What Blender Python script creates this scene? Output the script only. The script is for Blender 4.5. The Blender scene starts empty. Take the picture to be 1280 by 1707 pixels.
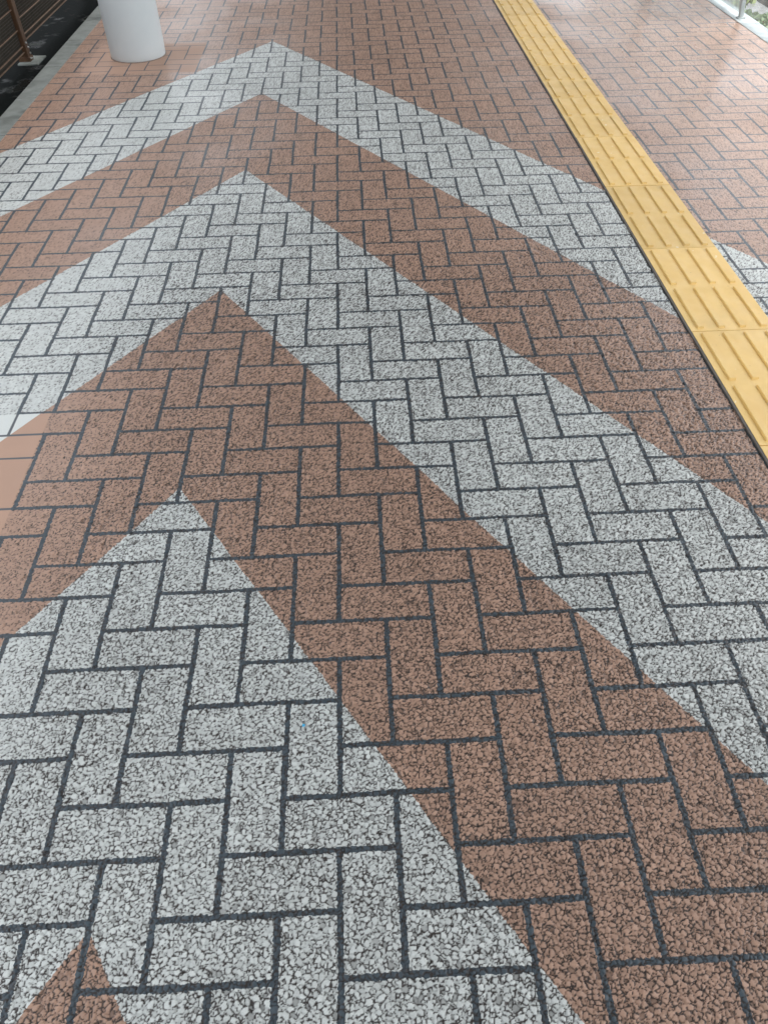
import bpy, bmesh, math, random
import numpy as np
from mathutils import Matrix, Vector

random.seed(7)
rng = np.random.default_rng(11)
scene = bpy.context.scene
COL = scene.collection

U = 0.105            # one paver width (metres, along the walkway)
ASP = 1.0522         # across / along ratio of the stencilled paver pattern
KX = U * ASP         # lattice -> metres across


def LX(a):
    return a * KX


def LY(a):
    return a * U


# ------------------------------------------------------------------ helpers
def tag(o, label=None, cat=None, group=None, kind=None):
    if label:
        o['label'] = label
    if cat:
        o['category'] = cat
    if group:
        o['group'] = group
    if kind:
        o['kind'] = kind
    return o


def link(name, me, mat=None, parent=None):
    o = bpy.data.objects.new(name, me)
    COL.objects.link(o)
    if mat is not None:
        me.materials.append(mat)
    if parent is not None:
        o.parent = parent
    return o


def from_bm(name, bm, mat=None, parent=None, smooth=False):
    me = bpy.data.meshes.new(name)
    bm.normal_update()
    bm.to_mesh(me)
    bm.free()
    if smooth:
        for p in me.polygons:
            p.use_smooth = True
    return link(name, me, mat, parent)


def empty(name, loc=(0, 0, 0)):
    o = bpy.data.objects.new(name, None)
    o.location = loc
    o.empty_display_size = 0.05
    COL.objects.link(o)
    return o


def add_box(bm, x0, x1, y0, y1, z0, z1, bev=0.0):
    r = bmesh.ops.create_cube(bm, size=1.0)
    vs = r['verts']
    bmesh.ops.scale(bm, verts=vs, vec=(x1 - x0, y1 - y0, z1 - z0))
    bmesh.ops.translate(bm, verts=vs, vec=((x0 + x1) / 2, (y0 + y1) / 2, (z0 + z1) / 2))
    if bev > 0:
        es = list({e for v in vs for e in v.link_edges})
        bmesh.ops.bevel(bm, geom=es, offset=bev, segments=2, affect='EDGES', profile=0.6)


def add_bar(bm, a, b, r, seg=6):
    a = Vector(a)
    b = Vector(b)
    d = b - a
    m = Matrix.Translation((a + b) / 2) @ d.to_track_quat('Z', 'Y').to_matrix().to_4x4()
    bmesh.ops.create_cone(bm, cap_ends=True, segments=seg, radius1=r, radius2=r, depth=d.length, matrix=m)


class NT:
    """tiny node-tree builder"""

    def __init__(self, name):
        self.mat = bpy.data.materials.new(name)
        self.mat.use_nodes = True
        self.t = self.mat.node_tree
        self.t.nodes.clear()
        self.out = self.n('ShaderNodeOutputMaterial')
        self.bsdf = self.n('ShaderNodeBsdfPrincipled')
        self.l(self.bsdf.outputs[0], self.out.inputs[0])

    def n(self, typ, **kw):
        nd = self.t.nodes.new(typ)
        for k, v in kw.items():
            setattr(nd, k, v)
        return nd

    def l(self, a, b):
        self.t.links.new(a, b)

    def put(self, sock, v):
        if isinstance(v, bpy.types.NodeSocket):
            self.l(v, sock)
        elif isinstance(v, (tuple, list)) and len(v) == 3 and sock.type == 'RGBA':
            sock.default_value = (*v, 1)
        else:
            sock.default_value = v

    def m(self, op, a, b=None, c=None, clamp=False):
        nd = self.n('ShaderNodeMath', operation=op, use_clamp=clamp)
        self.put(nd.inputs[0], a)
        if b is not None:
            self.put(nd.inputs[1], b)
        if c is not None:
            self.put(nd.inputs[2], c)
        return nd.outputs[0]

    def ss(self, v, a, b, lo=0.0, hi=1.0):
        nd = self.n('ShaderNodeMapRange', interpolation_type='SMOOTHSTEP')
        self.put(nd.inputs[0], v)
        nd.inputs[1].default_value = a
        nd.inputs[2].default_value = b
        nd.inputs[3].default_value = lo
        nd.inputs[4].default_value = hi
        return nd.outputs[0]

    def lin(self, v, a, b, lo=0.0, hi=1.0):
        nd = self.n('ShaderNodeMapRange')
        self.put(nd.inputs[0], v)
        nd.inputs[1].default_value = a
        nd.inputs[2].default_value = b
        nd.inputs[3].default_value = lo
        nd.inputs[4].default_value = hi
        return nd.outputs[0]

    def mix(self, f, a, b, mode='MIX'):
        nd = self.n('ShaderNodeMix', data_type='RGBA', blend_type=mode)
        self.put(nd.inputs[0], f)
        self.put(nd.inputs[6], a)
        self.put(nd.inputs[7], b)
        return nd.outputs[2]

    def noise(self, vec, scale, detail=2.0, rough=0.5, out=0):
        nd = self.n('ShaderNodeTexNoise')
        if vec is not None:
            self.l(vec, nd.inputs['Vector'])
        nd.inputs['Scale'].default_value = scale
        nd.inputs['Detail'].default_value = detail
        nd.inputs['Roughness'].default_value = rough
        return nd.outputs[out]

    def pos(self):
        return self.n('ShaderNodeNewGeometry').outputs['Position']

    def obj(self):
        return self.n('ShaderNodeTexCoord').outputs['Object']

    def bump(self, h, strength, dist):
        nd = self.n('ShaderNodeBump')
        nd.inputs['Strength'].default_value = strength
        nd.inputs['Distance'].default_value = dist
        self.l(h, nd.inputs['Height'])
        self.l(nd.outputs[0], self.bsdf.inputs['Normal'])

    def set(self, **kw):
        for k, v in kw.items():
            self.put(self.bsdf.inputs[k.replace('_', ' ')], v)


# ------------------------------------------------------------------ materials
def smooth_patch_mask(b, px, py):
    """rectangles of smooth trowelled screed round the pillar feet"""
    out = None
    for (x0, x1, y0, y1) in PATCHES:
        a = b.m('MULTIPLY', b.m('GREATER_THAN', px, x0), b.m('LESS_THAN', px, x1))
        c = b.m('MULTIPLY', b.m('GREATER_THAN', py, y0), b.m('LESS_THAN', py, y1))
        r = b.m('MULTIPLY', a, c)
        out = r if out is None else b.m('MAXIMUM', out, r)
    return out


PATCHES = [(-14.6, -8.08, 5.7, 11.97), (-14.6, -8.05, 44.45, 50.6)]


def mat_pavement():
    b = NT('painted porous asphalt')
    P = b.pos()
    sep = b.n('ShaderNodeSeparateXYZ')
    b.l(P, sep.inputs[0])
    X, Y = sep.outputs[0], sep.outputs[1]
    lx0 = b.m('DIVIDE', X, KX)
    ly0 = b.m('DIVIDE', Y, U)
    patch = smooth_patch_mask(b, lx0, ly0)
    rough_area = b.m('SUBTRACT', 1.0, patch)
    # hand-laid waviness and ragged paint edges (follow the stones)
    fine = b.n('ShaderNodeTexNoise')
    b.l(P, fine.inputs['Vector'])
    fine.inputs['Scale'].default_value = 150
    fine.inputs['Detail'].default_value = 2
    fs = b.n('ShaderNodeSeparateColor')
    b.l(fine.outputs[1], fs.inputs[0])
    slow = b.n('ShaderNodeTexNoise')
    b.l(P, slow.inputs['Vector'])
    slow.inputs['Scale'].default_value = 4.0
    slow.inputs['Detail'].default_value = 1
    sl = b.n('ShaderNodeSeparateColor')
    b.l(slow.outputs[1], sl.inputs[0])

    def jit(base, f, s, af, as_):
        v = b.m('MULTIPLY', b.m('SUBTRACT', f, 0.5), b.m('MULTIPLY', rough_area, af))
        w = b.m('MULTIPLY_ADD', b.m('SUBTRACT', s, 0.5), as_, base)
        return b.m('ADD', v, w)
    lx = jit(lx0, fs.outputs[0], sl.outputs[0], 0.085, 0.07)
    ly = jit(ly0, fs.outputs[1], sl.outputs[1], 0.085, 0.07)
    # herringbone, two cells per paver
    i = b.m('FLOOR', lx)
    j = b.m('FLOOR', ly)
    fx = b.m('SUBTRACT', lx, i)
    fy = b.m('SUBTRACT', ly, j)
    d = b.m('FLOORED_MODULO', b.m('ADD', b.m('SUBTRACT', i, j), 0.001), 4.0)
    d = b.m('FLOOR', d)

    def eq(v):
        return b.m('COMPARE', d, float(v), 0.25)
    e0, e1, e2, e3 = eq(0), eq(1), eq(2), eq(3)
    L = b.m('MULTIPLY_ADD', e1, 9.0, fx)
    R = b.m('MULTIPLY_ADD', e0, 9.0, b.m('SUBTRACT', 1.0, fx))
    T = b.m('MULTIPLY_ADD', e3, 9.0, b.m('SUBTRACT', 1.0, fy))
    B = b.m('MULTIPLY_ADD', e2, 9.0, fy)
    gd = b.m('MINIMUM', b.m('MINIMUM', L, R), b.m('MINIMUM', T, B))
    gwid = b.m('MULTIPLY_ADD', b.noise(P, 9.0, 2), 0.040, 0.034)
    gwid = b.m('SUBTRACT', gwid, b.m('MULTIPLY', patch, 0.016))
    groove = b.m('SUBTRACT', 1.0, b.m('MULTIPLY', b.m('GREATER_THAN', gd, gwid), 1.0))
    # paver id -> very slight tone change
    bi = b.m('SUBTRACT', i, e1)
    bj = b.m('SUBTRACT', j, e2)
    cmb = b.n('ShaderNodeCombineXYZ')
    b.l(bi, cmb.inputs[0])
    b.l(bj, cmb.inputs[1])
    wn = b.n('ShaderNodeTexWhiteNoise', noise_dimensions='2D')
    b.l(cmb.outputs[0], wn.inputs['Vector'])
    # chevron bands
    cx = b.m('ADD', lx, 4.0)
    left = b.m('LESS_THAN', cx, 0.0)
    slope = b.m('MULTIPLY_ADD', left, -0.06, 1.63)
    v = b.m('ADD', b.m('MULTIPLY', b.m('ABSOLUTE', cx), slope), ly)
    white = None
    for a, c in ((-2.1, 8.55), (18.8, 29.6), (40.25, 50.55)):
        w = b.m('MULTIPLY', b.m('GREATER_THAN', v, a), b.m('LESS_THAN', v, c))
        white = w if white is None else b.m('ADD', white, w)
    wcol = (0.60, 0.63, 0.60)
    bcol = (0.415, 0.264, 0.187)
    paint = b.mix(white, bcol, wcol)
    clean = b.n('ShaderNodeVectorMath', operation='SCALE')
    b.l(paint, clean.inputs[0])
    b.l(b.m('MULTIPLY_ADD', patch, 0.14, 1.0), clean.inputs['Scale'])
    paint = clean.outputs[0]
    grey = b.mix(patch, (0.053, 0.074, 0.088), (0.10, 0.11, 0.12))
    col = b.mix(groove, paint, grey)
    # per-stone tone, paver tone, large worn stains
    tone = b.n('ShaderNodeAttribute', attribute_name='tone').outputs['Fac']
    gap = b.n('ShaderNodeAttribute', attribute_name='gap').outputs['Fac']
    k = b.m('MULTIPLY_ADD', tone, 0.22, 0.89)
    k = b.m('MULTIPLY', k, b.m('MULTIPLY_ADD', wn.outputs[0], 0.06, 0.97))
    st = b.ss(b.noise(P, 1.6, 4, 0.6), 0.35, 0.75, 1.02, 0.92)
    k = b.m('MULTIPLY', k, st)
    gr = b.ss(b.noise(P, 420.0, 2, 0.6), 0.3, 0.8, 1.05, 0.9)
    k = b.m('MULTIPLY', k, gr)
    cc = b.n('ShaderNodeVectorMath', operation='SCALE')
    b.l(col, cc.inputs[0])
    b.l(k, cc.inputs['Scale'])
    # bare dark binder in the pores between stones
    pore = b.mix(b.noise(P, 60, 2), (0.020, 0.016, 0.014), (0.060, 0.046, 0.038))
    col = b.mix(gap, cc.outputs[0], pore)
    # rusty / dirty streak along the right edge, dirt near the left kerb
    edge = b.m('MULTIPLY', b.ss(lx0, 24.2, 25.7), b.ss(b.noise(P, 5, 3), 0.4, 0.65))
    col = b.mix(b.m('MULTIPLY', edge, 0.35), col, (0.25, 0.14, 0.08))
    rn = b.ss(b.noise(P, 2.2, 3), 0.35, 0.7, 0.42, 0.56)
    worn = b.m('MAXIMUM', b.ss(lx0, -9.0, -4.6, 0.3, 0.0), b.ss(lx0, 12.0, 15.5))
    damp = b.m('MULTIPLY', b.ss(lx0, 13.0, 18.0), b.ss(b.noise(P, 1.1, 3, 0.6), 0.36, 0.6))
    rn = b.m('SUBTRACT', rn, b.m('MULTIPLY', worn, 0.12))
    rn = b.m('SUBTRACT', rn, b.m('MULTIPLY', damp, 0.16))
    rn = b.m('MULTIPLY_ADD', patch, 0.12, rn)
    b.set(Base_Color=col, Roughness=rn)
    b.bsdf.inputs['Specular IOR Level'].default_value = 0.5
    b.bump(b.noise(P, 900, 2), 0.25, 0.0006)
    return b.mat


def mat_simple(name, c1, c2, scale=20, rough=0.6, rough2=None, bump=0.2, bdist=0.001, metal=0.0, stain=None, spec=0.5):
    b = NT(name)
    P = b.pos()
    col = b.mix(b.ss(b.noise(P, scale, 4, 0.6), 0.3, 0.7), c1, c2)
    if stain:
        col = b.mix(b.ss(b.noise(P, scale * 0.23, 3, 0.6), 0.5, 0.72), col, stain)
    r = b.ss(b.noise(P, scale * 0.4, 3), 0.3, 0.7, rough, rough2 if rough2 is not None else rough)
    b.set(Base_Color=col, Roughness=r, Metallic=metal)
    b.bsdf.inputs['Specular IOR Level'].default_value = spec
    if bump:
        b.bump(b.noise(P, scale * 6, 3), bump, bdist)
    return b.mat


def mat_yellow():
    b = NT('yellow tactile rubber')
    P = b.pos()
    col = b.mix(b.ss(b.noise(P, 9, 4, 0.6), 0.3, 0.7), (0.79, 0.55, 0.20), (0.74, 0.50, 0.17))
    col = b.mix(b.m('MULTIPLY', b.ss(b.noise(P, 3.5, 4, 0.65), 0.52, 0.75), 0.4), col, (0.58, 0.44, 0.22))
    # rubbed pale scuffs and little dark specks
    sc = b.ss(b.noise(P, 26, 2, 0.5), 0.71, 0.75)
    col = b.mix(b.m('MULTIPLY', sc, 0.8), col, (0.85, 0.76, 0.55))
    sp = b.ss(b.noise(P, 75, 2, 0.5), 0.745, 0.78)
    col = b.mix(b.m('MULTIPLY', sp, 0.55), col, (0.25, 0.17, 0.07))
    # every tile of the strip has its own age
    sy = b.n('ShaderNodeSeparateXYZ')
    b.l(P, sy.inputs[0])
    idx = b.m('FLOOR', b.m('DIVIDE', b.m('SUBTRACT', sy.outputs[1], 3.53 * U), 5.72 * U))
    wn = b.n('ShaderNodeTexWhiteNoise', noise_dimensions='1D')
    b.l(b.m('ADD', idx, 0.37), wn.inputs['W'])
    sc2 = b.n('ShaderNodeVectorMath', operation='SCALE')
    b.l(col, sc2.inputs[0])
    b.l(b.m('MULTIPLY_ADD', wn.outputs[0], 0.14, 0.94), sc2.inputs['Scale'])
    col = sc2.outputs[0]
    b.set(Base_Color=col, Roughness=b.ss(b.noise(P, 14, 3), 0.3, 0.7, 0.42, 0.58))
    b.bump(b.noise(P, 500, 2), 0.12, 0.0005)
    return b.mat


def mat_wet():
    b = NT('wet black tarmac')
    P = b.pos()
    wet = b.ss(b.noise(P, 3.1, 4, 0.6), 0.55, 0.66)
    col = b.mix(b.noise(P, 70, 3), (0.004, 0.006, 0.006), (0.016, 0.018, 0.018))
    litter = b.ss(b.noise(P, 30, 3, 0.6), 0.66, 0.72)
    col = b.mix(b.m('MULTIPLY', litter, 0.4), col, (0.09, 0.075, 0.06))
    r = b.m('SUBTRACT', 0.75, b.m('MULTIPLY', wet, 0.62))
    b.put(b.bsdf.inputs['Specular IOR Level'], b.m('MULTIPLY_ADD', wet, 0.25, 0.03))
    b.set(Base_Color=col, Roughness=r)
    b.bump(b.noise(P, 60, 4), 0.35, 0.004)
    return b.mat


def mat_glass(lo, hi):
    b = NT('hazy clear screen')
    b.set(Base_Color=(0.86, 0.93, 0.93), Roughness=0.08)
    b.bsdf.inputs['Transmission Weight'].default_value = 1.0
    b.bsdf.inputs['IOR'].default_value = 1.02
    tr = b.n('ShaderNodeBsdfTransparent')
    df = b.n('ShaderNodeBsdfPrincipled')
    df.inputs['Base Color'].default_value = (0.78, 0.86, 0.86, 1)
    df.inputs['Roughness'].default_value = 0.15
    mx = b.n('ShaderNodeMixShader')
    f = b.ss(b.noise(b.pos(), 6, 3), 0.3, 0.7, lo, hi)
    b.l(f, mx.inputs[0])
    b.l(tr.outputs[0], mx.inputs[1])
    b.l(df.outputs[0], mx.inputs[2])
    b.l(mx.outputs[0], b.out.inputs[0])
    return b.mat


def mat_leaf(name, c1, c2):
    b = NT(name)
    rnd = b.n('ShaderNodeNewGeometry').outputs['Random Per Island']
    b.set(Base_Color=b.mix(rnd, c1, c2), Roughness=0.5)
    return b.mat


M_pave = mat_pavement()
M_yellow = mat_yellow()
M_seal = mat_simple('grey joint sealant', (0.085, 0.072, 0.062), (0.12, 0.105, 0.092), 40, 0.7)
M_kerb = mat_simple('weathered kerb concrete', (0.205, 0.225, 0.205), (0.27, 0.29, 0.268), 14, 0.55, 0.75, 0.3, 0.001, stain=(0.115, 0.128, 0.115))
M_white = mat_simple('white painted edge', (0.42, 0.47, 0.475), (0.37, 0.42, 0.425), 12, 0.5, 0.6, 0.1)
M_pillar = mat_simple('white painted steel', (0.70, 0.765, 0.78), (0.665, 0.735, 0.755), 5, 0.38, 0.48, 0.03, 0.0005)
M_pseal = mat_simple('pillar foot mortar', (0.24, 0.19, 0.16), (0.34, 0.27, 0.22), 60, 0.8)
M_wet = mat_wet()
M_rust = mat_simple('brown painted rusty steel', (0.07, 0.036, 0.016), (0.11, 0.056, 0.025), 30, 0.5, 0.7, 0.3, 0.001, stain=(0.075, 0.036, 0.02))
M_rail = mat_simple('pale brown wire', (0.14, 0.085, 0.055), (0.22, 0.145, 0.095), 50, 0.5, 0.6)
M_mesh = mat_simple('dark brown netting', (0.026, 0.023, 0.016), (0.05, 0.04, 0.028), 60, 0.7)
M_block = mat_simple('pale mortar block', (0.17, 0.19, 0.175), (0.24, 0.265, 0.245), 30, 0.7)
M_bolt = mat_simple('bright bolt', (0.55, 0.58, 0.58), (0.6, 0.62, 0.62), 60, 0.35, metal=0.6)
M_post = mat_simple('pale grey post', (0.40, 0.43, 0.42), (0.48, 0.51, 0.50), 30, 0.45)
M_glass = mat_glass(0.10, 0.25)
M_haze = mat_glass(0.35, 0.6)
M_dark = mat_simple('dark rusted rail', (0.018, 0.010, 0.010), (0.035, 0.02, 0.018), 30, 0.6)
M_gravel = mat_simple('pale wet gravel', (0.13, 0.14, 0.14), (0.24, 0.255, 0.26), 22, 0.5, 0.8, 0.6, 0.01)
M_soil = mat_simple('damp soil', (0.035, 0.032, 0.022), (0.06, 0.055, 0.035), 12, 0.8)
M_roof = mat_simple('grey roof sheet', (0.20, 0.20, 0.20), (0.25, 0.25, 0.25), 5, 0.7)
M_hedge = mat_leaf('dark hedge leaf', (0.018, 0.036, 0.014), (0.045, 0.07, 0.03))
M_weed = mat_leaf('pale green leaf', (0.20, 0.27, 0.075), (0.36, 0.42, 0.16))
M_weed2 = mat_leaf('grey green leaf', (0.13, 0.21, 0.10), (0.28, 0.36, 0.20))
M_stem = mat_simple('stem', (0.10, 0.08, 0.05), (0.15, 0.12, 0.08), 30, 0.7)
M_blue = mat_simple('blue plastic', (0.05, 0.42, 0.70), (0.06, 0.45, 0.75), 30, 0.4)
M_deadleaf = mat_simple('dead leaf', (0.06, 0.03, 0.02), (0.09, 0.05, 0.03), 60, 0.6)


# ------------------------------------------------------------------ pavement
def hsh(i, j, s):
    n = (i.astype(np.int64) * 374761393 + j.astype(np.int64) * 668265263 + s * 974711) & 0xffffffff
    n = ((n ^ (n >> 13)) * 1274126177) & 0xffffffff
    n = ((n ^ (n >> 16)) * 2246822519) & 0xffffffff
    return ((n ^ (n >> 15)) & 0xffffff) / float(0x1000000)


def vnoise(x, y, s):
    i = np.floor(x)
    j = np.floor(y)
    fx = x - i
    fy = y - j
    fx = fx * fx * (3 - 2 * fx)
    fy = fy * fy * (3 - 2 * fy)
    a = hsh(i, j, s)
    b = hsh(i + 1, j, s)
    c = hsh(i, j + 1, s)
    d = hsh(i + 1, j + 1, s)
    return (a * (1 - fx) + b * fx) * (1 - fy) + (c * (1 - fx) + d * fx) * fy


def sstep(v, a, b):
    t = np.clip((v - a) / (b - a), 0, 1)
    return t * t * (3 - 2 * t)


CELL = 0.0069


def stones(x, y, lod):
    """height (m), gap 0..1, tone 0..1 of packed painted chippings"""
    wx = x + (vnoise(x * 420, y * 420, 1) - .5) * 0.0018
    wy = y + (vnoise(x * 420, y * 420, 2) - .5) * 0.0018
    gi = np.floor(wx / CELL)
    gj = np.floor(wy / CELL)
    d1 = np.full(x.shape, 1e9)
    d2 = np.full(x.shape, 1e9)
    z = np.zeros(x.shape)
    p1x, p1y, p2x, p2y, t1 = z.copy(), z.copy(), z.copy(), z.copy(), z.copy()
    i1, j1 = z.copy(), z.copy()
    for a in (-2, -1, 0, 1, 2):
        for b in (-2, -1, 0, 1, 2):
            if abs(a) == 2 and abs(b) == 2:
                continue
            ci = gi + a
            cj = gj + b
            qx = (ci + hsh(ci, cj, 3)) * CELL
            qy = (cj + hsh(ci, cj, 4)) * CELL
            w = (hsh(ci, cj, 5) ** 2.2) * (1.0 * CELL) ** 2
            d = (wx - qx) ** 2 + (wy - qy) ** 2 - w
            n1 = d < d1
            n2 = (~n1) & (d < d2)
            d2 = np.where(n1, d1, np.where(n2, d, d2))
            p2x = np.where(n1, p1x, np.where(n2, qx, p2x))
            p2y = np.where(n1, p1y, np.where(n2, qy, p2y))
            d1 = np.where(n1, d, d1)
            p1x = np.where(n1, qx, p1x)
            p1y = np.where(n1, qy, p1y)
            i1 = np.where(n1, ci, i1)
            j1 = np.where(n1, cj, j1)
    e = (d2 - d1) / (2 * np.sqrt((p1x - p2x) ** 2 + (p1y - p2y) ** 2) + 1e-9)
    lx = x / KX
    ly = y / U
    fill = 0.72 * sstep(-lx, 4.6, 9.0) + 0.40 * sstep(lx, 12.0, 15.0)
    fill = np.clip(fill + (vnoise(x * 3, y * 3, 7) - .5) * 0.25, 0, 0.9)
    gw = 0.0031 * vnoise(x * 240, y * 240, 6) ** 1.9 * (1 - fill)
    gap = 1 - sstep(e, gw * 0.35, gw * 1.15 + 1e-5)
    dome = sstep(e, 0.0, 0.0017)
    r = hsh(i1, j1, 8)
    r2 = hsh(i1, j1, 9)
    tx = hsh(i1, j1, 10) - .5
    ty = hsh(i1, j1, 12) - .5
    h = -0.0021 * (1 - dome) + (r - .5) * 0.0013
    h = h + (tx * (x - p1x) + ty * (y - p1y)) * 0.30
    pit = (r2 > 0.945) & (hsh(i1, j1, 13) > fill)
    h = np.where(pit, h - 0.0022, h)
    gap = np.where(pit, np.maximum(gap, 0.38), gap)
    h = h * (1 - 0.75 * fill)
    inp = np.zeros(x.shape, bool)
    for (x0, x1, y0, y1) in PATCHES:
        inp |= (lx > x0) & (lx < x1) & (ly > y0) & (ly < y1)
    h = np.where(inp, 0.0, h)
    gap = np.where(inp, 0.0, gap)
    tone = np.where(inp, 0.55, r)
    h = h * lod
    gap = gap * lod + (1 - lod) * 0.30 * gap
    return h, gap, tone


def grid_block(xl, xr, ys, ncol, lodf):
    t = np.linspace(0, 1, ncol)
    X = xl[:, None] * (1 - t) + xr[:, None] * t
    Y = np.repeat(ys[:, None], ncol, 1)
    Lo = np.repeat(lodf[:, None], ncol, 1)
    sh = X.shape
    X, Y, Lo = X.ravel(), Y.ravel(), Lo.ravel()
    H = np.empty_like(X)
    G = np.empty_like(X)
    T = np.empty_like(X)
    for k in range(0, len(X), 200000):
        s = slice(k, k + 200000)
        H[s], G[s], T[s] = stones(X[s], Y[s], Lo[s])
    n = np.arange(len(X)).reshape(sh)
    F = np.stack([n[:-1, :-1], n[:-1, 1:], n[1:, 1:], n[1:, :-1]], -1).reshape(-1, 4)
    return np.stack([X, Y, H], -1), F, G, T


XL, XR = LX(-16.02), LX(25.8)


def build_pavement():
    ys = [-1.0]
    while ys[-1] < 7.4:
        Y = ys[-1]
        ys.append(Y + 0.72 * ((Y + .63) ** 2 + 1.45 ** 2) / 1.45 / 750)
    ys = np.array(ys)
    step = np.gradient(ys)
    lod = np.clip(0.0056 / step, 0.12, 1.0)
    xl = np.maximum(-0.95 - 0.40 * np.maximum(ys + .8, 0), XL)
    xr = np.minimum(1.10 + 0.62 * np.maximum(ys + .8, 0), XR)
    V, F, G, T = grid_block(xl, xr, ys, 1300, lod)
    Vs, Fs, Gs, Ts = [V], [F], [G], [T]
    off = len(V)
    sel = ys[::4]
    if sel[-1] != ys[-1]:
        sel = np.append(sel, ys[-1])
    yb = np.linspace(-4, -1.0, 40)
    yf = np.linspace(7.4, 24, 60)
    yf[0] = ys[-1]

    def add(xa, xb, yy, nc, lo):
        nonlocal off
        v, f, g, t = grid_block(xa, xb, yy, nc, lo)
        Vs.append(v)
        Fs.append(f + off)
        Gs.append(g)
        Ts.append(t)
        off += len(v)
    xls = np.interp(sel, ys, xl)
    xrs = np.interp(sel, ys, xr)
    los = np.full(len(sel), 0.3)
    kl = xls > XL + 1e-4
    nl = int(kl.sum()) + 1
    add(np.full(nl, XL), xls[:nl], sel[:nl], 70, los[:nl])
    kr = xrs < XR - 1e-4
    nr = int(kr.sum()) + 1
    add(xrs[:nr], np.full(nr, XR), sel[:nr], 90, los[:nr])
    add(np.full(40, XL), np.full(40, XR), yb, 90, np.full(40, .1))
    add(np.full(60, XL), np.full(60, XR), yf, 90, np.full(60, .1))
    V = np.concatenate(Vs).astype(np.float32)
    F = np.concatenate(Fs).astype(np.int32)
    G = np.concatenate(Gs).astype(np.float32)
    T = np.concatenate(Ts).astype(np.float32)
    me = bpy.data.meshes.new('pavement')
    me.vertices.add(len(V))
    me.vertices.foreach_set('co', V.ravel())
    me.loops.add(F.size)
    me.loops.foreach_set('vertex_index', F.ravel())
    me.polygons.add(len(F))
    me.polygons.foreach_set('loop_start', np.arange(0, F.size, 4, dtype=np.int32))
    me.update(calc_edges=True)
    for nm, arr in (('gap', G), ('tone', T)):
        at = me.attributes.new(nm, 'FLOAT', 'POINT')
        at.data.foreach_set('value', arr)
    me.polygons.foreach_set('use_smooth', np.ones(len(F), bool))
    o = link('pavement', me, M_pave)
    tag(o, kind='structure')
    return o


build_pavement()

# ------------------------------------------------------------------ ground, kerbs
bm = bmesh.new()
g = [bm.verts.new(v) for v in ((-60, -30, -0.9), (60, -30, -0.9), (60, 90, -0.9), (-60, 90, -0.9))]
bm.faces.new(g)
tag(from_bm('ground', bm, M_soil), kind='structure')

# solid base of the raised walkway
bm = bmesh.new()
add_box(bm, LX(-16.9), LX(26.9), -4, 24, -0.88, -0.012)
tag(from_bm('walkway_base', bm, M_kerb), kind='structure')

bm = bmesh.new()
add_box(bm, -9, LX(-16.99), -4, 24, -0.88, -0.055)
bmesh.ops.subdivide_edges(bm, edges=bm.edges[:], cuts=3, use_grid_fill=True)
tag(from_bm('wet_tarmac', bm, M_wet), kind='structure')

bm = bmesh.new()
y = LY(-39.4)
while y < 22:
    add_box(bm, LX(-16.97), LX(-15.93), y + 0.003, y + 0.6 - 0.003, -0.09, 0.0016, 0.003)
    y += LY(5.71)
tag(from_bm('kerb', bm, M_kerb), kind='structure')

# white ribbed platform edge on the right
bm = bmesh.new()
y = LY(1.0)
while y < 14:
    if LY(51.2) < y < LY(54.0) or y > LY(57.8):
        y1 = y + 0.12
        add_box(bm, LX(25.77), LX(27.0), y + 0.0, y1 - 0.001, -0.12, 0.004)
        y = y1
    else:
        add_box(bm, LX(25.77), LX(27.0), y, y + 0.020, -0.12, 0.004, 0.002)
        y += 0.031
add_box(bm, LX(25.78), LX(26.99), LY(-38), 14, -0.13, -0.002)
tag(from_bm('edge_strip', bm, M_white), kind='structure')

bm = bmesh.new()
add_box(bm, LX(27.0) + 0.004, 3.86, -4, 24, -0.88, -0.30)
tag(from_bm('gravel_bed', bm, M_gravel), kind='structure')

# ------------------------------------------------------------------ tactile tiles
TX0, TX1 = LX(11.07), LX(11.07) + 0.296
PITCH = LY(5.72)


def bar_mesh():
    bm = bmesh.new()
    w0, w1, l0, l1, h = 0.0112, 0.0104, 0.1335, 0.131, 0.0068
    lo = [bm.verts.new((sx * w0, sy * l0, 0)) for sx, sy in ((-1, -1), (1, -1), (1, 1), (-1, 1))]
    hi = [bm.verts.new((sx * w1, sy * l1, h)) for sx, sy in ((-1, -1), (1, -1), (1, 1), (-1, 1))]
    bm.faces.new(hi)
    for k in range(4):
        bm.faces.new((lo[k], lo[(k + 1) % 4], hi[(k + 1) % 4], hi[k]))
    es = [e for e in bm.edges if all(v.co.z > h - 1e-5 for v in e.verts)]
    bmesh.ops.bevel(bm, geom=es, offset=0.0009, segments=2, affect='EDGES')
    bm.normal_update()
    me = bpy.data.meshes.new('guide_bar')
    bm.to_mesh(me)
    bm.free()
    me.materials.append(M_yellow)
    return me


def slab_mesh():
    bm = bmesh.new()
    add_box(bm, 0, TX1 - TX0, 0.0017, PITCH - 0.0017, -0.03, 0.0052, 0.0012)
    me = bpy.data.meshes.new('tile_slab')
    bm.to_mesh(me)
    bm.free()
    me.materials.append(M_yellow)
    return me


def seal_mesh():
    bm = bmesh.new()
    add_box(bm, -0.0085, 0.0, 0.0, PITCH, -0.02, 0.0047, 0.0008)
    me = bpy.data.meshes.new('edge_sealant')
    bm.to_mesh(me)
    bm.free()
    me.materials.append(M_seal)
    return me


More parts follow.
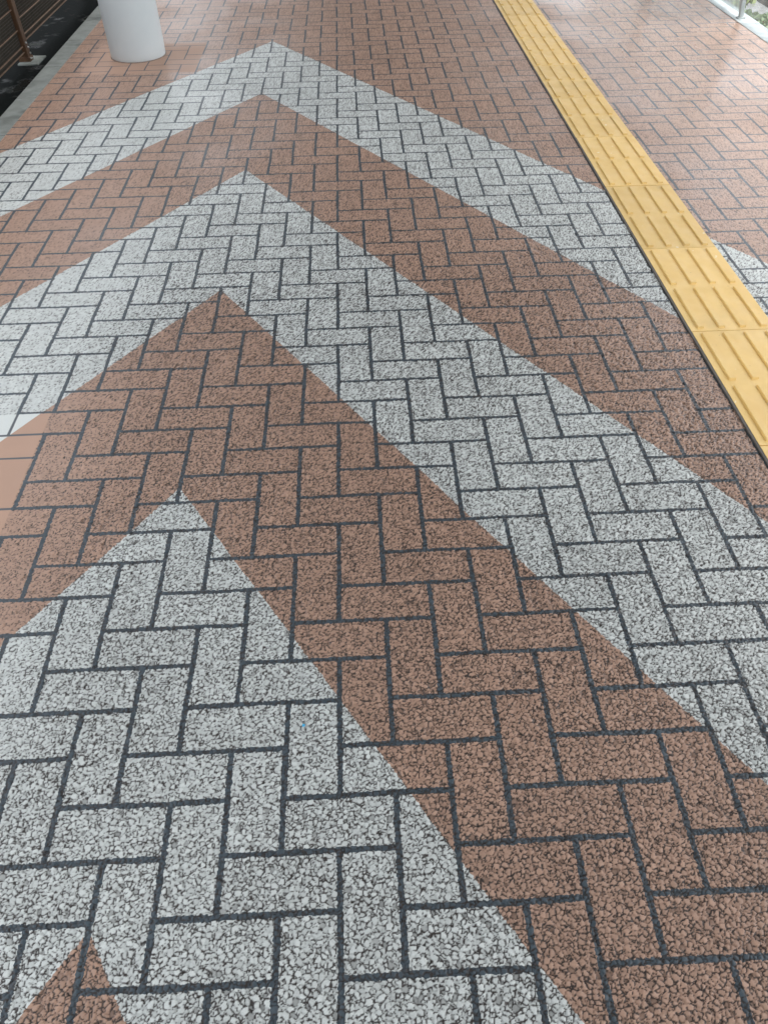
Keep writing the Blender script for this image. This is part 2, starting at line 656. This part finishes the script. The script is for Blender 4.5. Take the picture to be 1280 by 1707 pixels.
BARM, SLABM, SEALM = bar_mesh(), slab_mesh(), seal_mesh()
ORD = ['nearest the camera, cut off by the right photo edge',
       'second from the near end, right side out of frame',
       'third from the near end, where the brown band meets white',
       'fourth from the near end, beside the white chevron arm',
       'fifth from the near end, at the white arm tip',
       'sixth from the near end, between plain brown pavers',
       'seventh from the near end, between plain brown pavers',
       'eighth from the near end, between plain brown pavers',
       'third from the far end, near the top of the photo',
       'second from the far end, just below the top edge',
       'farthest away, cut off by the top edge of the photo']
for k, txt in enumerate(ORD):
    t = empty('tactile_tile', (TX0 + random.uniform(-.0015, .0015), LY(3.53) + k * PITCH, random.uniform(-.0006, .0006)))
    t.rotation_euler.z = random.uniform(-.002, .002)
    tag(t, 'yellow tactile tile ' + txt, 'tactile tile', 'yellow tactile tiles in one long strip')
    link('tile_slab', SLABM, None, t)
    link('edge_sealant', SEALM, None, t)
    for cx in range(4):
        for cy in range(2):
            o = link('guide_bar', BARM, None, t)
            o.location = (0.037 + cx * 0.074, 0.15 + cy * 0.3, 0.005)

# ------------------------------------------------------------------ pillar
def lathe(name, prof, mat, parent=None, seg=96):
    bm = bmesh.new()
    rings = []
    for (r, z) in prof:
        rings.append([bm.verts.new((r * math.cos(2 * math.pi * a / seg), r * math.sin(2 * math.pi * a / seg), z)) for a in range(seg)])
    for a, b in zip(rings[:-1], rings[1:]):
        for k in range(seg):
            bm.faces.new((a[k], a[(k + 1) % seg], b[(k + 1) % seg], b[k]))
    return from_bm(name, bm, mat, parent, True)


PX, PY, PR = -1.309, 5.06, 0.176
ROOFZ = 3.3
pl = empty('pillar', (PX, PY, 0))
tag(pl, 'white round painted pillar standing on the brown pavers near the left kerb', 'pillar')
prof = [(PR - .006, 0.002), (PR - .002, 0.004), (PR, 0.010)] + [(PR + 0.0006 * math.sin(z * 5), z) for z in np.linspace(0.05, ROOFZ, 30)]
lathe('shaft', prof, M_pillar, pl)
lathe('foot_mortar', [(PR + .004, -0.004), (PR + .003, 0.003), (PR - .004, 0.005)], M_pseal, pl)

# roof carried by the pillar
rf = empty('canopy_roof', (0, 4, ROOFZ))
tag(rf, 'flat grey canopy roof carried by the white pillar above the walkway', 'roof')
bm = bmesh.new()
add_box(bm, -1.56, 3.36, -18, 40, 0.06, 0.14)
from_bm('deck', bm, M_roof, rf)
for yy in (-11, -7, -3, 1.06, 5, 9, 13, 17, 21, 25, 29, 33, 37):
    bm = bmesh.new()
    add_box(bm, -1.53, 3.32, yy - .05, yy + .05, 0.0, 0.058)
    from_bm('beam', bm, M_roof, rf)

# ------------------------------------------------------------------ fence on the left
FX, FY, GZ = -2.096, 5.19, -0.055
f = empty('mesh_fence', (FX, FY, GZ))
tag(f, 'low brown rusty mesh fence on the wet black ground behind the left kerb', 'fence')


def fence_post(y):
    bm = bmesh.new()
    add_box(bm, -0.031, 0.031, y - 0.031, y + 0.031, 0.0, 1.15, 0.006)
    p = from_bm('post', bm, M_rust, f)
    bm = bmesh.new()
    add_box(bm, -0.038, 0.038, y - 0.038, y + 0.038, 0.0, 0.035, 0.003)
    from_bm('post_shoe', bm, M_rust, p)
    for (bx, by, bz) in ((0.034, y - 0.006, 0.115), (0.034, y + 0.012, 0.085), (0.034, y + 0.016, 0.05), (0.041, y - 0.014, 0.026), (0.041, y + 0.022, 0.018)):
        bm = bmesh.new()
        bmesh.ops.create_cone(bm, cap_ends=True, segments=8, radius1=0.006, radius2=0.005, depth=0.008,
                              matrix=Matrix.Translation((bx, by, bz)) @ Matrix.Rotation(math.pi / 2, 4, 'Y'))
        from_bm('bolt', bm, M_bolt, p)


for yy in (-3.6, -1.8, 0, 1.8, 3.6):
    fence_post(yy)


def fence_panel(y0, y1, zb, slope=0.0):
    def Z(y, z):
        return zb + z + slope * (y - y0)
    for z, r in ((0.0, 0.0042), (0.032, 0.0042), (0.125, 0.0038), (0.24, 0.0038), (0.37, 0.004), (0.52, 0.004), (0.68, 0.004), (0.85, 0.004), (1.0, 0.008)):
        bm = bmesh.new()
        add_bar(bm, (0.012, y0 + .02, Z(y0, z)), (0.012, y1 - .02, Z(y1, z)), r)
        from_bm('rail', bm, M_rail, f)
    bm = bmesh.new()
    n = int((y1 - y0) / 0.011)
    for k in range(n + 1):
        yy = y0 + .02 + (y1 - y0 - .04) * k / n
        add_bar(bm, (0.0, yy, Z(yy, -.01)), (0.0, yy, Z(yy, 1.0)), 0.0032, 4)
    for k in range(64):
        z = k * 0.016
        add_bar(bm, (0.0, y0 + .02, Z(y0, z)), (0.0, y1 - .02, Z(y1, z)), 0.0032, 4)
    from_bm('netting', bm, M_mesh, f)


fence_panel(-3.6, -1.8, 0.065)
fence_panel(-1.8, 0, 0.065)
fence_panel(0, 1.8, 0.115)
fence_panel(1.8, 3.6, 0.15)

bm = bmesh.new()
add_box(bm, -0.05, 0.09, -0.085, 0.11, -0.02, 0.010, 0.006)
bl = from_bm('footing_block', bm, M_block)
bl.location = (-2.085, 5.19, GZ + 0.0)
tag(bl, 'pale mortar block at the foot of the brown fence post on black ground', 'block')


# ------------------------------------------------------------------ plants
def leaf_cloud(name, n, cen, rad, size, mat, parent, seed, flat=False):
    r = np.random.default_rng(seed)
    v = []
    fc = []
    nb = max(5, n // 260)
    bc = r.normal(0, 0.42, (nb, 3)) * np.array(rad) + np.array(cen)
    for k in range(n):
        c = bc[r.integers(nb)] + r.normal(0, 0.22, 3) * np.array(rad)
        a = Vector(r.normal(0, 1, 3)).normalized()
        t = a.orthogonal().normalized()
        t.rotate(Matrix.Rotation(r.uniform(0, 6.28), 3, a))
        s = size * r.uniform(.6, 1.4)
        w = a.cross(t) * s * .32
        t = t * s
        c = Vector(c)
        q = len(v)
        v += [c - t * .5, c + w - t * .05, c + t * .5, c - w - t * .05]
        fc.append((q, q + 1, q + 2, q + 3))
    me = bpy.data.meshes.new(name)
    me.from_pydata([tuple(p) for p in v], [], fc)
    return link(name, me, mat, parent)


def bush(loc, rad, n, size, mat, label, cat, group, seed):
    e = empty('bush', loc)
    tag(e, label, cat, group)
    leaf_cloud('foliage', n, (0, 0, rad[2] * .9), rad, size, mat, e, seed)
    bm = bmesh.new()
    rr = random.Random(seed)
    for k in range(6):
        add_bar(bm, (rr.uniform(-.05, .05), rr.uniform(-.05, .05), 0), (rr.uniform(-.6, .6) * rad[0], rr.uniform(-.6, .6) * rad[1], rad[2] * rr.uniform(.8, 1.4)), 0.006, 5)
    from_bm('stem', bm, M_stem, e)
    return e


G2 = 'weeds growing beyond the white edge strip'
bush((3.52, 7.10, -0.30), (.19, .40, .15), 1900, .04, M_weed, 'yellow green bush right behind the pale grey post beyond the strip', 'bush', G2, 1)
bush((3.56, 6.50, -0.30), (.15, .22, .06), 700, .035, M_weed2, 'low grey green weed on pale gravel, nearest the right edge', 'bush', G2, 2)
bush((3.38, 8.05, -0.30), (.16, .45, .17), 1500, .04, M_weed2, 'dark upright weed at the top edge, left of the pale grey post', 'bush', G2, 3)
bush((3.42, 9.1, -0.30), (.20, .55, .20), 1500, .045, M_weed, 'yellow green bush farthest away beyond the strip, at the very top edge', 'bush', G2, 4)
G3 = 'dark hedge bushes behind the brown fence'
for k, yy in enumerate((3.6, 5.6, 7.6, 9.6, 11.6)):  # hedge row added to block low sky and darken reflections in the tarmac
    bush((-3.6, yy, -0.3), (.6, 1.2, .95), 2800, .12, M_hedge,
         ['dark hedge bush seen through the fence, nearest to the left corner', 'dark hedge bush straight behind the fence post',
          'dark hedge bush behind the far fence panel', 'dark hedge bush above the white reflection, second from the far end', 'dark hedge bush at the far end of the row'][k], 'hedge', G3, 20 + k)

# ------------------------------------------------------------------ screen post on the right strip, dark rail
rp = empty('screen_railing', (2.900, 5.55, 0.0))
rp.rotation_euler.y = -0.16
tag(rp, 'pale grey post holding clear hazy screens on the white edge strip', 'railing')
bm = bmesh.new()
add_box(bm, -0.015, 0.015, -0.015, 0.015, 0.004, 1.25, 0.003)
from_bm('post', bm, M_post, rp)
bm = bmesh.new()
add_box(bm, -0.026, 0.026, -0.026, 0.026, 0.0, 0.014, 0.002)
from_bm('base_plate', bm, M_post, rp)
for (a, c, gm) in ((-2.4, -0.022, M_glass), (0.022, 1.9, M_haze), (1.94, 4.0, M_haze)):
    bm = bmesh.new()
    add_box(bm, -0.003, 0.003, a, c, 0.03, 1.15)
    from_bm('screen', bm, gm, rp)
bm = bmesh.new()
add_box(bm, -0.02, 0.02, 1.90, 1.94, 0.012, 1.25, 0.003)
from_bm('post', bm, M_post, rp)

bm = bmesh.new()
add_box(bm, 3.88, 4.02, -4, 24, -0.33, -0.24, 0.01)
add_box(bm, 3.90, 4.00, -4, 24, -0.40, -0.33)
o = from_bm('steel_rail', bm, M_dark)
tag(o, 'dark rusted steel beam running along the gravel in the top right corner', 'rail')

CHIP = (-0.0762, 0.1532, 0.0016)
# ------------------------------------------------------------------ small litter
bm = bmesh.new()
vs = [bm.verts.new(v) for v in ((-.0030, -.0024, 0), (.0028, -.0030, 0.0004), (.0036, .0020, 0), (-.0018, .0032, 0.0006))]
vt = [bm.verts.new(v.co + Vector((0.0002, 0, .0012))) for v in vs]
bm.faces.new(vt)
for k in range(4):
    bm.faces.new((vs[k], vs[(k + 1) % 4], vt[(k + 1) % 4], vt[k]))
o = from_bm('plastic_chip', bm, M_blue)
o.location = CHIP
tag(o, 'tiny bright blue chip lying on a pale upright paver', 'chip')

bm = bmesh.new()
pts = [(-.016, 0, .001), (-.008, .006, .004), (.004, .007, .006), (.017, .001, .003), (.006, -.006, .002), (-.007, -.006, .003)]
vs = [bm.verts.new(p) for p in pts]
vt = [bm.verts.new((p[0], p[1], p[2] + .0008)) for p in pts]
bm.faces.new(vt)
bm.faces.new(vs[::-1])
for k in range(6):
    bm.faces.new((vs[k], vs[(k + 1) % 6], vt[(k + 1) % 6], vt[k]))
o = from_bm('dead_leaf', bm, M_deadleaf)
o.location = (-1.505, 5.30, 0.001)
o.rotation_euler.z = 0.9
tag(o, 'small dark dead leaf on the brown pavers just left of the white pillar', 'leaf')

# ------------------------------------------------------------------ camera
cam = bpy.data.cameras.new('camera')
cam.sensor_fit = 'VERTICAL'
cam.sensor_height = 24.0
cam.lens = 1250.0 / 1707.0 * 24.0
cam.clip_start = 0.02
cam.clip_end = 400
co = bpy.data.objects.new('camera', cam)
COL.objects.link(co)
R = ((0.9989190479099953, -0.04468547904513323, -0.01280404955845519),
     (-0.041044135395324165, -0.7186021217918395, -0.6942091684110174),
     (0.021820052067736115, 0.6939842927032087, -0.7196594241785401))
right = Vector(R[0])
up = -Vector(R[1])
back = -Vector(R[2])
mw = Matrix((right, up, back)).transposed().to_4x4()
mw.translation = Vector((0.07752648, -0.62942926, 1.45217456))
co.matrix_world = mw
scene.camera = co

# ------------------------------------------------------------------ light
SUN_EL, SUN_AZ = math.radians(74), math.radians(80)   # azimuth clockwise from +Y
w = bpy.data.worlds.new('World')
scene.world = w
w.use_nodes = True
t = w.node_tree
t.nodes.clear()
out = t.nodes.new('ShaderNodeOutputWorld')
bg = t.nodes.new('ShaderNodeBackground')
sky = t.nodes.new('ShaderNodeTexSky')
sky.sky_type = 'NISHITA'
sky.sun_disc = False
sky.sun_elevation = SUN_EL
sky.sun_rotation = SUN_AZ
sky.dust_density = 4.0
hs = t.nodes.new('ShaderNodeHueSaturation')      # cloud cover: nearly colourless sky
hs.inputs['Saturation'].default_value = 0.22
t.links.new(sky.outputs[0], hs.inputs['Color'])
t.links.new(hs.outputs[0], bg.inputs[0])
bg.inputs[1].default_value = 0.13
t.links.new(bg.outputs[0], out.inputs[0])
sl = bpy.data.lights.new('sun', 'SUN')
sl.energy = 0.5
sl.angle = math.radians(25)
sl.color = (1.0, 0.97, 0.92)
so = bpy.data.objects.new('sun', sl)
COL.objects.link(so)
dirv = Vector((math.sin(SUN_AZ) * math.cos(SUN_EL), math.cos(SUN_AZ) * math.cos(SUN_EL), math.sin(SUN_EL)))
so.rotation_euler = dirv.to_track_quat('Z', 'Y').to_euler()
so.location = (4, 0, 6)

scene.view_settings.view_transform = 'Standard'
scene.view_settings.look = 'None'
scene.view_settings.gamma = 1.0
scene.view_settings.exposure = 2.06
scene.cycles.max_bounces = 6
scene.cycles.use_denoising = True
